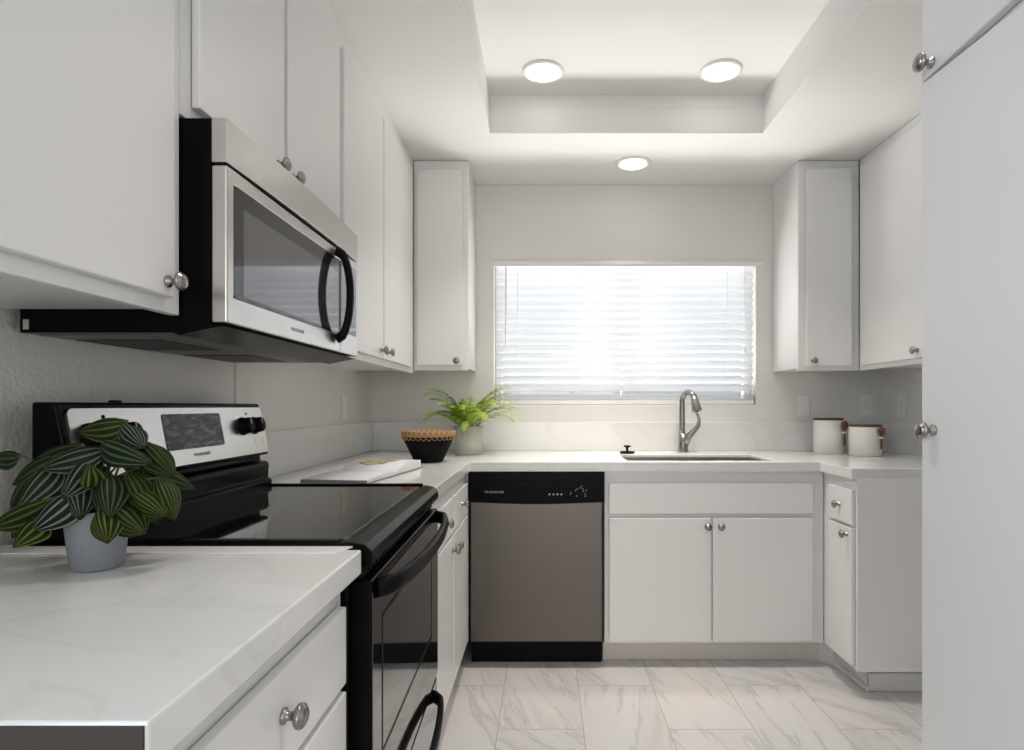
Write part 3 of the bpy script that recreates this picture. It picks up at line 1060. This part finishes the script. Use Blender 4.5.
downlight(-0.008, 2.52, TZ, 'lit round downlight in the raised ceiling tray, left of the pair')
downlight(0.736, 2.515, TZ, 'lit round downlight in the raised ceiling tray, right of the pair')
downlight(0.447, 3.045, ZC, 'lit round downlight in the lower ceiling just before the window wall', 1.4, 70)
for (x, y) in ((-0.008, 1.15), (0.736, 1.15)):      # unseen front pair added in the tray for extra light
    l = bpy.data.lights.new('downlight_lamp', 'AREA')
    l.shape = 'DISK'
    l.size = 0.12
    l.energy = 1.6
    l.spread = math.radians(88)
    l.color = (1.0, 0.92, 0.82)
    o = bpy.data.objects.new('downlight_lamp', l)
    COL.objects.link(o)
    o.location = (x, y, TZ - .024)

# ------------------------------------------------------------------ switches
def plate(name, face, F, u, w, label, cat, kind):
    r = thing(name, FACE[face][1](F, u, 0, w), label, cat, 'white wall plates')
    fbox(MB(), face, F, u - .036, u + .036, 0.0005, 0.006, w - .059, w + .059, 0.002).build('cover_plate', M['plastic_white'], r)
    if kind == 'rocker':
        fbox(MB(), face, F, u - .0165, u + .0165, 0.006, 0.009, w - .033, w + .033, 0.0015).build('rocker', M['plastic_white'], r)
    else:
        s = fbox(MB(), face, F, u - .0165, u + .0165, 0.006, 0.0085, w - .034, w + .034, 0.0015).build('receptacle', M['plastic_white'], r)
        for dz in (0.017, -0.017):
            q = MB()
            for du in (-.006, .006):
                fbox(q, face, F, u + du - .001, u + du + .001, 0.0085, 0.0089, w + dz - .004, w + dz + .004)
            q.build('socket_slots', M['print'], s)


plate('light_switch', 'S', YB, 1.437, 1.170, 'white rocker switch on the back wall right of the window blind', 'switch', 'rocker')
plate('wall_outlet', 'S', YB, 1.785, 1.175, 'white outlet on the back wall above the shorter canister', 'outlet', 'outlet')
plate('wall_outlet', 'W', XR, 3.165, 1.165, 'white outlet on the right wall beside the pantry edge', 'outlet', 'outlet')
plate('light_switch', 'E', XL + .0062, 2.88, 1.160, 'white wall plate on the left wall above the open book', 'switch', 'rocker')

# ------------------------------------------------------------------ bowl
bw = thing('bowl', (-0.520, 2.68, CT1), 'black tapered bowl with a tan woven rim beside the fern', 'bowl')
bx, by = -0.520, 2.68
MB().lathe([(0.058, 0), (0.063, 0.003), (0.088, 0.055), (0.116, 0.112), (0.110, 0.112), (0.082, 0.055), (0.056, 0.012), (0.002, 0.012)], (bx, by, CT1 + .0005), seg=48).build('body', M['bowl'], bw)
rimb = MB()
rimb.lathe([(0.1165, 0.113), (0.1180, 0.116), (0.1200, 0.136), (0.1185, 0.139), (0.1145, 0.136), (0.1105, 0.1125)], (bx, by, CT1 + .0005), seg=60, cap0=False, cap1=False)
rimb.build('woven_rim', M['rattan'], bw)
sc = MB()
for k in range(30):
    a0 = 2 * PI * k / 30
    pts = []
    for q in range(7):
        a = a0 + (2 * PI / 30) * q / 6
        h = 0.112 - 0.013 * math.sin(PI * q / 6)
        r = 0.1175 - (0.112 - h) * 0.50
        pts.append((bx + r * math.cos(a), by + r * math.sin(a), CT1 + h))
    sc.tube(pts, 0.0013, 5)
sc.build('scalloped_stitching', M['stitch'], bw)

# ------------------------------------------------------------------ fern
FX, FY = -0.396, 3.105
fp = thing('potted_fern', (FX, FY, CT1), 'bright green fern in a cream pot at the counter corner', 'plant')
MB().lathe([(0.068, 0), (0.072, 0.004), (0.075, 0.05), (0.0755, 0.146), (0.071, 0.146), (0.070, 0.11)], (FX, FY, CT1 + .0005), seg=40).build('pot', M['pot_cream'], fp)
MB().lathe([(0.0695, 0.0), (0.05, 0.006), (0.002, 0.008)], (FX, FY, CT1 + .112), seg=24).build('soil', M['soil'], fp)
fr = MB()
stm = MB()


rf = random.Random(11)


def frond(base, az, length, rise, droop, tint):
    n = 22
    pts = []
    p = Vector(base)
    el = rise
    step = length / n
    hd = Vector((math.cos(az), math.sin(az), 0))
    for i in range(n + 1):
        pts.append(p.copy())
        p = p + (hd * math.cos(el) + Vector((0, 0, 1)) * math.sin(el)) * step
        el -= droop / n * (0.4 + 1.2 * i / n)
    stm.tube(pts, [0.0016 * (1 - 0.7 * i / n) for i in range(n + 1)], 5)
    side = Vector((-math.sin(az), math.cos(az), 0))
    for i in range(5, n + 1):
        s_ = (i - 5) / (n - 5)
        ln = 0.048 * length / 0.25 * (math.sin(PI * (0.16 + 0.80 * s_)) ** 0.8) * (1.08 - 0.45 * s_) + 0.003
        t = (pts[min(i + 1, n)] - pts[max(i - 1, 0)]).normalized()
        up = side.cross(t)
        if up.z < 0:
            up = -up
        for sg in (-1, 1):
            d = (side * sg + t * 0.45 + up * random.uniform(-.12, .18)).normalized()
            wv = d.cross(up).normalized()
            m = 5
            tn = min(1, max(0, tint + random.uniform(-.18, .18)))
            prev = None
            wid = 0.0058
            for q in range(m + 1):
                f = q / m
                c0 = pts[i] + d * ln * f - Vector((0, 0, 1)) * 0.010 * f * f
                ww = wid * (1 - f) ** 0.7 * (1.0 if q % 2 == 0 else 0.62) + 0.0004
                a = fr.bm.verts.new(c0 + wv * ww)
                b = fr.bm.verts.new(c0 - wv * ww)
                a[fr.tint] = tn
                b[fr.tint] = tn
                if prev:
                    fr.bm.faces.new((prev[0], a, b, prev[1]))
                prev = (a, b)


for k in range(34):
    az = 2 * PI * k / 34 + rf.uniform(-.12, .12)
    rgt = max(0, math.cos(az))
    lft = max(0, -math.cos(az))
    back = max(0, math.sin(az))
    ln = rf.uniform(.19, .27) + .05 * rgt - .05 * back
    rise = rf.uniform(.85, 1.45)
    droop = rf.uniform(1.3, 2.3) - .2 * rgt
    if back > .5:
        rise, droop = rf.uniform(1.25, 1.5), rf.uniform(.8, 1.3)
    tn = .5 + .35 * rgt - .1 * lft - .15 * back + rf.uniform(-.15, .15)
    frond((FX + .03 * math.cos(az), FY + .03 * math.sin(az), CT1 + .122), az, ln, rise, droop, tn)
frond((FX + .02, FY - .01, CT1 + .122), .02, .34, 1.45, 1.75, .95)
frond((FX + .02, FY - .02, CT1 + .122), -.25, .33, 1.40, 1.55, .9)
frond((FX - .02, FY - .02, CT1 + .122), 3.25, .31, 1.40, 1.75, .7)
frond((FX - .02, FY - .02, CT1 + .122), 3.6, .31, 1.45, 1.65, .6)
stm.build('fern_stems', M['stem'], fp)
fr.build('fronds', M['fern'], fp, recalc=False)

# ------------------------------------------------------------------ striped-leaf plant
QX, QY = -0.690, 0.925
pp = thing('potted_peperomia', (QX, QY, CT1), 'dark striped-leaf plant in a small blue-grey pot on the foreground counter', 'plant')
MB().lathe([(0.032, 0), (0.035, 0.003), (0.0435, 0.088), (0.0445, 0.090), (0.0415, 0.090), (0.0405, 0.075)], (QX, QY, CT1 + .0005), seg=40).build('pot', M['pot_grey'], pp)
MB().lathe([(0.040, 0.0), (0.03, 0.004), (0.002, 0.006)], (QX, QY, CT1 + .076), seg=24).build('soil', M['soil'], pp)
lv = MB()
sm = MB()


def leaf(tip_dir, base, length, width, cup, tint, normal):
    """leaf blade from base along tip_dir, arching down; its face looks to normal"""
    n, m = 10, 8
    t = Vector(tip_dir).normalized()
    nn = Vector(normal)
    nn = (nn - t * nn.dot(t)).normalized()
    sd_ = t.cross(nn)
    grid = []
    for i in range(n + 1):
        f = i / n
        wd = width * (math.sin(PI * min(1, f ** 0.72)) ** 0.85) if 0 < f < 1 else 0.0006
        row = []
        for j in range(m + 1):
            g = -1 + 2 * j / m
            z = -cup * g * g * wd - 0.28 * length * (f - 0.25) ** 2 + 0.010 * math.cos(g * PI * 1.0) * wd / width
            p = Vector(base) + t * length * f + sd_ * g * wd + nn * z
            v = lv.bm.verts.new(p)
            v[lv.tint] = tint
            row.append((v, (j / m, f)))
        grid.append(row)
    for i in range(n):
        for j in range(m):
            q = (grid[i][j], grid[i][j + 1], grid[i + 1][j + 1], grid[i + 1][j])
            f = lv.bm.faces.new([a[0] for a in q])
            f.smooth = True
            for lp, a in zip(f.loops, q):
                lp[lv.uv].uv = a[1]


def pix(px, py, D):
    s = FPX / D
    return Vector(((px - CX) / s, D, CAMZ + (CY - py) / s))


rl = random.Random(5)
crown = Vector((QX, QY, CT1 + .085))
# main leaves: (where the blade starts x,z rel. to pot / toward viewer y, azimuth-ish tip direction, size, tint)
mains = [  # base offset (dx, dy, dz) from pot base centre, tip dir, length, half width, tint, normal
    ((0.005, -.045, .128), (-.62, -.35, -.62), .080, .030, 0.0, (-.1, -1, .45)),
    ((0.040, -.045, .105), (.30, -.35, -.55), .062, .025, 0.95, (.2, -1, .35)),
    ((0.022, -.050, .128), (.15, -.20, .45), .04, .020, 0.9, (.1, -1, .3)),
    ((-.040, -.040, .112), (-1, -.25, -.42), .092, .027, 0.8, (-.1, -.9, .5)),
    ((-.050, -.045, .082), (-.1, -.5, -.3), .05, .026, 0.95, (-.3, -1, .5)),
    ((-.070, -.030, .150), (-.55, -.1, -.9), .085, .026, 0.5, (-.6, -.8, .3)),
    ((.060, -.020, .150), (.55, -.1, -.85), .090, .028, 0.75, (.5, -.9, .2)),
    ((.075, -.030, .120), (.85, -.1, -.55), .060, .022, 0.9, (.3, -1, .3)),
    ((.050, -.035, .100), (.85, -.25, -.55), .065, .027, 0.8, (.2, -1, .4)),
    ((.100, -.010, .140), (.45, -.1, -.9), .070, .022, 0.85, (.6, -.8, .3)),
    ((-.030, .010, .190), (-1, -.1, -.35), .105, .028, 0.5, (-.1, -.55, .9)),
    ((-.060, .005, .175), (-1, -.3, -.55), .080, .024, 0.6, (-.2, -.6, .8)),
    ((.020, -.010, .185), (-.75, -.4, -.18), .085, .027, 0.3, (0, -.6, .9)),
    ((.015, -.010, .195), (1, -.3, -.22), .095, .026, 0.4, (0, -.55, .9)),
    ((.070, .000, .195), (.8, -.2, -.65), .075, .024, 0.7, (.3, -.6, .7)),
    ((.050, -.005, .225), (-1, -.15, -.1), .075, .024, 0.8, (0, -.75, .7)),
    ((.045, -.010, .222), (.75, -.3, -.55), .055, .020, 0.15, (.4, -.8, .5)),
    ((-.012, -.035, .150), (.3, -.3, -.55), .075, .028, 0.2, (.1, -.8, .6)),
    ((-.075, -.02, .118), (-.5, -.2, -.8), .075, .024, 0.5, (-.5, -.9, .3)),
    ((-.118, .00, .172), (-1, -.1, .02), .045, .017, 0.5, (0, -.6, .8)),
    ((.020, .03, .165), (.4, .8, -.2), .09, .028, 0.5, (0, .2, 1)),
    ((-.03, .03, .165), (-.5, .8, -.3), .09, .028, 0.5, (0, .2, 1)),
    ((.055, .02, .155), (.9, .5, -.4), .085, .027, 0.6, (.2, 0, 1)),
    ((-.065, .03, .14), (-.9, .4, -.5), .085, .027, 0.6, (-.2, 0, 1)),
    ((.000, -.02, .165), (.05, -.8, -.55), .07, .026, 0.1, (0, -.5, .8)),
    ((-.045, -.02, .165), (-.35, -.5, -.65), .08, .026, 0.2, (-.2, -.8, .5)),
    ((.035, -.03, .150), (.35, -.5, -.7), .075, .026, 0.4, (.2, -.9, .4)),
]
for (o_, td, ln, wd, tn, nm) in mains:
    base = Vector((QX + o_[0], QY + o_[1], CT1 + o_[2]))
    leaf(td, base, ln, wd, 0.30, tn, nm)
    mid = (crown + base) / 2 + Vector((0, 0, .02))
    st_ = crown + (base - crown) * .08 - Vector((0, 0, .008))
    sm.tube([st_, mid, base, base + Vector(td).normalized() * .01], [0.0022, 0.0019, 0.0015, 0.001], 6)
lv.build('leaves', M['leaf'], pp, recalc=False)
sm.build('stalks', M['stem'], pp)

# ------------------------------------------------------------------ open book
bk = thing('open_book', (-0.64, 2.17, CT1), 'open cookbook with white pages lying on the counter past the range', 'book')
ang = math.radians(-8)


def bkp(u, v, z):
    """u across pages (along depth), v along the spine"""
    ca, sa = math.cos(ang), math.sin(ang)
    x, y = v, u
    return Vector((-0.640 + x * ca - y * sa, 2.170 + x * sa + y * ca, CT1 + z))


def near_h(f):
    return 0.012 + 0.008 * math.sin(PI * min(1, f * 1.0)) ** 0.7 * (1 - .6 * f)


def far_h(f):
    return 0.008 + 0.030 * min(1.0, f / .42) ** 0.6 - 0.010 * max(0, f - .55)


def page_block(u0, u1, hf, name):
    m = MB()
    n = 18
    top, bot = [], []
    for i in range(n + 1):
        f = i / n
        u_ = u0 + (u1 - u0) * f
        top.append([m.bm.verts.new(bkp(u_, v_, hf(f))) for v_ in (-.108, .108)])
        bot.append([m.bm.verts.new(bkp(u_, v_, 0.0042)) for v_ in (-.108, .108)])
    for i in range(n):
        for A in (top, bot):
            f = m.bm.faces.new((A[i][0], A[i][1], A[i + 1][1], A[i + 1][0]))
            f.smooth = True
        for k in (0, 1):
            m.bm.faces.new((top[i][k], top[i + 1][k], bot[i + 1][k], bot[i][k]))
    for i in (0, n):
        m.bm.faces.new((top[i][0], top[i][1], bot[i][1], bot[i][0]))
    return m.build(name, M['paper'], bk)


cv = MB()
P = [(-0.258, -.114), (-0.258, .114), (0.258, .114), (0.258, -.114)]
A = [cv.bm.verts.new(bkp(u_, v_, 0.0005)) for u_, v_ in P]
B = [cv.bm.verts.new(bkp(u_, v_, 0.0040)) for u_, v_ in P]
cv.bm.faces.new(A)
cv.bm.faces.new(B)
for i in range(4):
    cv.bm.faces.new((A[i], A[(i + 1) % 4], B[(i + 1) % 4], B[i]))
for (q0, q1) in ((-0.2575, -0.2525),):
    A = [cv.bm.verts.new(bkp(u_, v_, 0.0039)) for u_, v_ in ((q0, -.112), (q0, .112), (q1, .112), (q1, -.112))]
    B = [cv.bm.verts.new(bkp(u_, v_, 0.0125)) for u_, v_ in ((q0, -.112), (q0, .112), (q1, .112), (q1, -.112))]
    cv.bm.faces.new(A)
    cv.bm.faces.new(B)
    for i in range(4):
        cv.bm.faces.new((A[i], A[(i + 1) % 4], B[(i + 1) % 4], B[i]))
cv.build('cover', M['cover'], bk)
page_block(-0.002, -0.252, near_h, 'pages')
page_block(0.002, 0.252, far_h, 'pages')
ph = MB()
n = 10
rows = []
for i in range(n + 1):
    f = 0.22 + 0.70 * i / n
    h = far_h(f) + 0.0006
    half = 0.075 * math.sqrt(max(0.02, 1 - ((i / n - .5) * 2) ** 2))
    rows.append([ph.bm.verts.new(bkp(0.002 + 0.25 * f, v_ - .02, h)) for v_ in (-half, half)])
for i in range(n):
    ph.bm.faces.new((rows[i][0], rows[i][1], rows[i + 1][1], rows[i + 1][0]))
ph.build('printed_picture', M['photo'], bk)
# ------------------------------------------------------------------ canisters
def canister(x, y, r, h, label, sa):
    c_ = thing('canister', (x, y, CT1), label, 'canister', 'white canisters with wooden spoons')
    MB().lathe([(r - .004, 0), (r, 0.004), (r, h - .014), (r - .002, h - .012), (r - .006, h - .012), (r - .008, h - .03)], (x, y, CT1 + .0005), seg=48).build('jar', M['ceramic'], c_)
    MB().lathe([(r - .007, 0), (r - .001, 0.001), (r, 0.003), (r - .001, 0.011), (r - .006, 0.012), (0.002, 0.012)], (x, y, CT1 + h - .0115), seg=48).build('lid', M['lidwood'], c_)
    d = Vector((math.cos(sa), math.sin(sa), 0))
    tg = Vector((-d.y, d.x, 0))
    q = Vector((x, y, CT1)) + d * (r + .0145)
    # loop holding the spoon
    lp2 = []
    for k in range(16):
        a = 2 * PI * k / 16
        lp2.append(q + d * (.0095 * math.cos(a)) + tg * (.012 * math.sin(a)) + Vector((0, 0, h * .60)))
    MB().tube(lp2, 0.0045, 8, closed=True).build('spoon_loop', M['cord'], c_)
    s_ = thing('wooden_spoon', q + Vector((0, 0, h * .22)), 'small dark wooden spoon hung on the %s canister' % ('taller' if h > .17 else 'shorter'), 'spoon', 'wooden spoons on the canisters')
    MB().tube([q + Vector((0, 0, h * .24)), q + Vector((0, 0, h * .5)), q + Vector((0, 0, h * .68))], [0.0055, 0.0045, 0.005], 10).build('handle', M['walnut'], s_)
    m = MB()
    m.tube([q + Vector((0, 0, h * .66)), q + Vector((0, 0, h * .69)), q + Vector((0, 0, h * .74)), q + Vector((0, 0, h * .80)), q + Vector((0, 0, h * .87)), q + Vector((0, 0, h * .91)), q + Vector((0, 0, h * .93))],
           [0.006, 0.013, 0.020, 0.0235, 0.021, 0.013, 0.002], 18, flat=(tuple((d + Vector((0, -1, 0))).normalized()), 0.40))
    m.build('spoon_bowl', M['walnut'], s_)


canister(1.4925, 3.160, 0.0735, 0.186, 'taller white canister with dark wooden lid, left of the two', -0.98)
canister(1.612, 3.020, 0.0755, 0.156, 'shorter white canister with dark wooden lid, right of the two', -1.18)
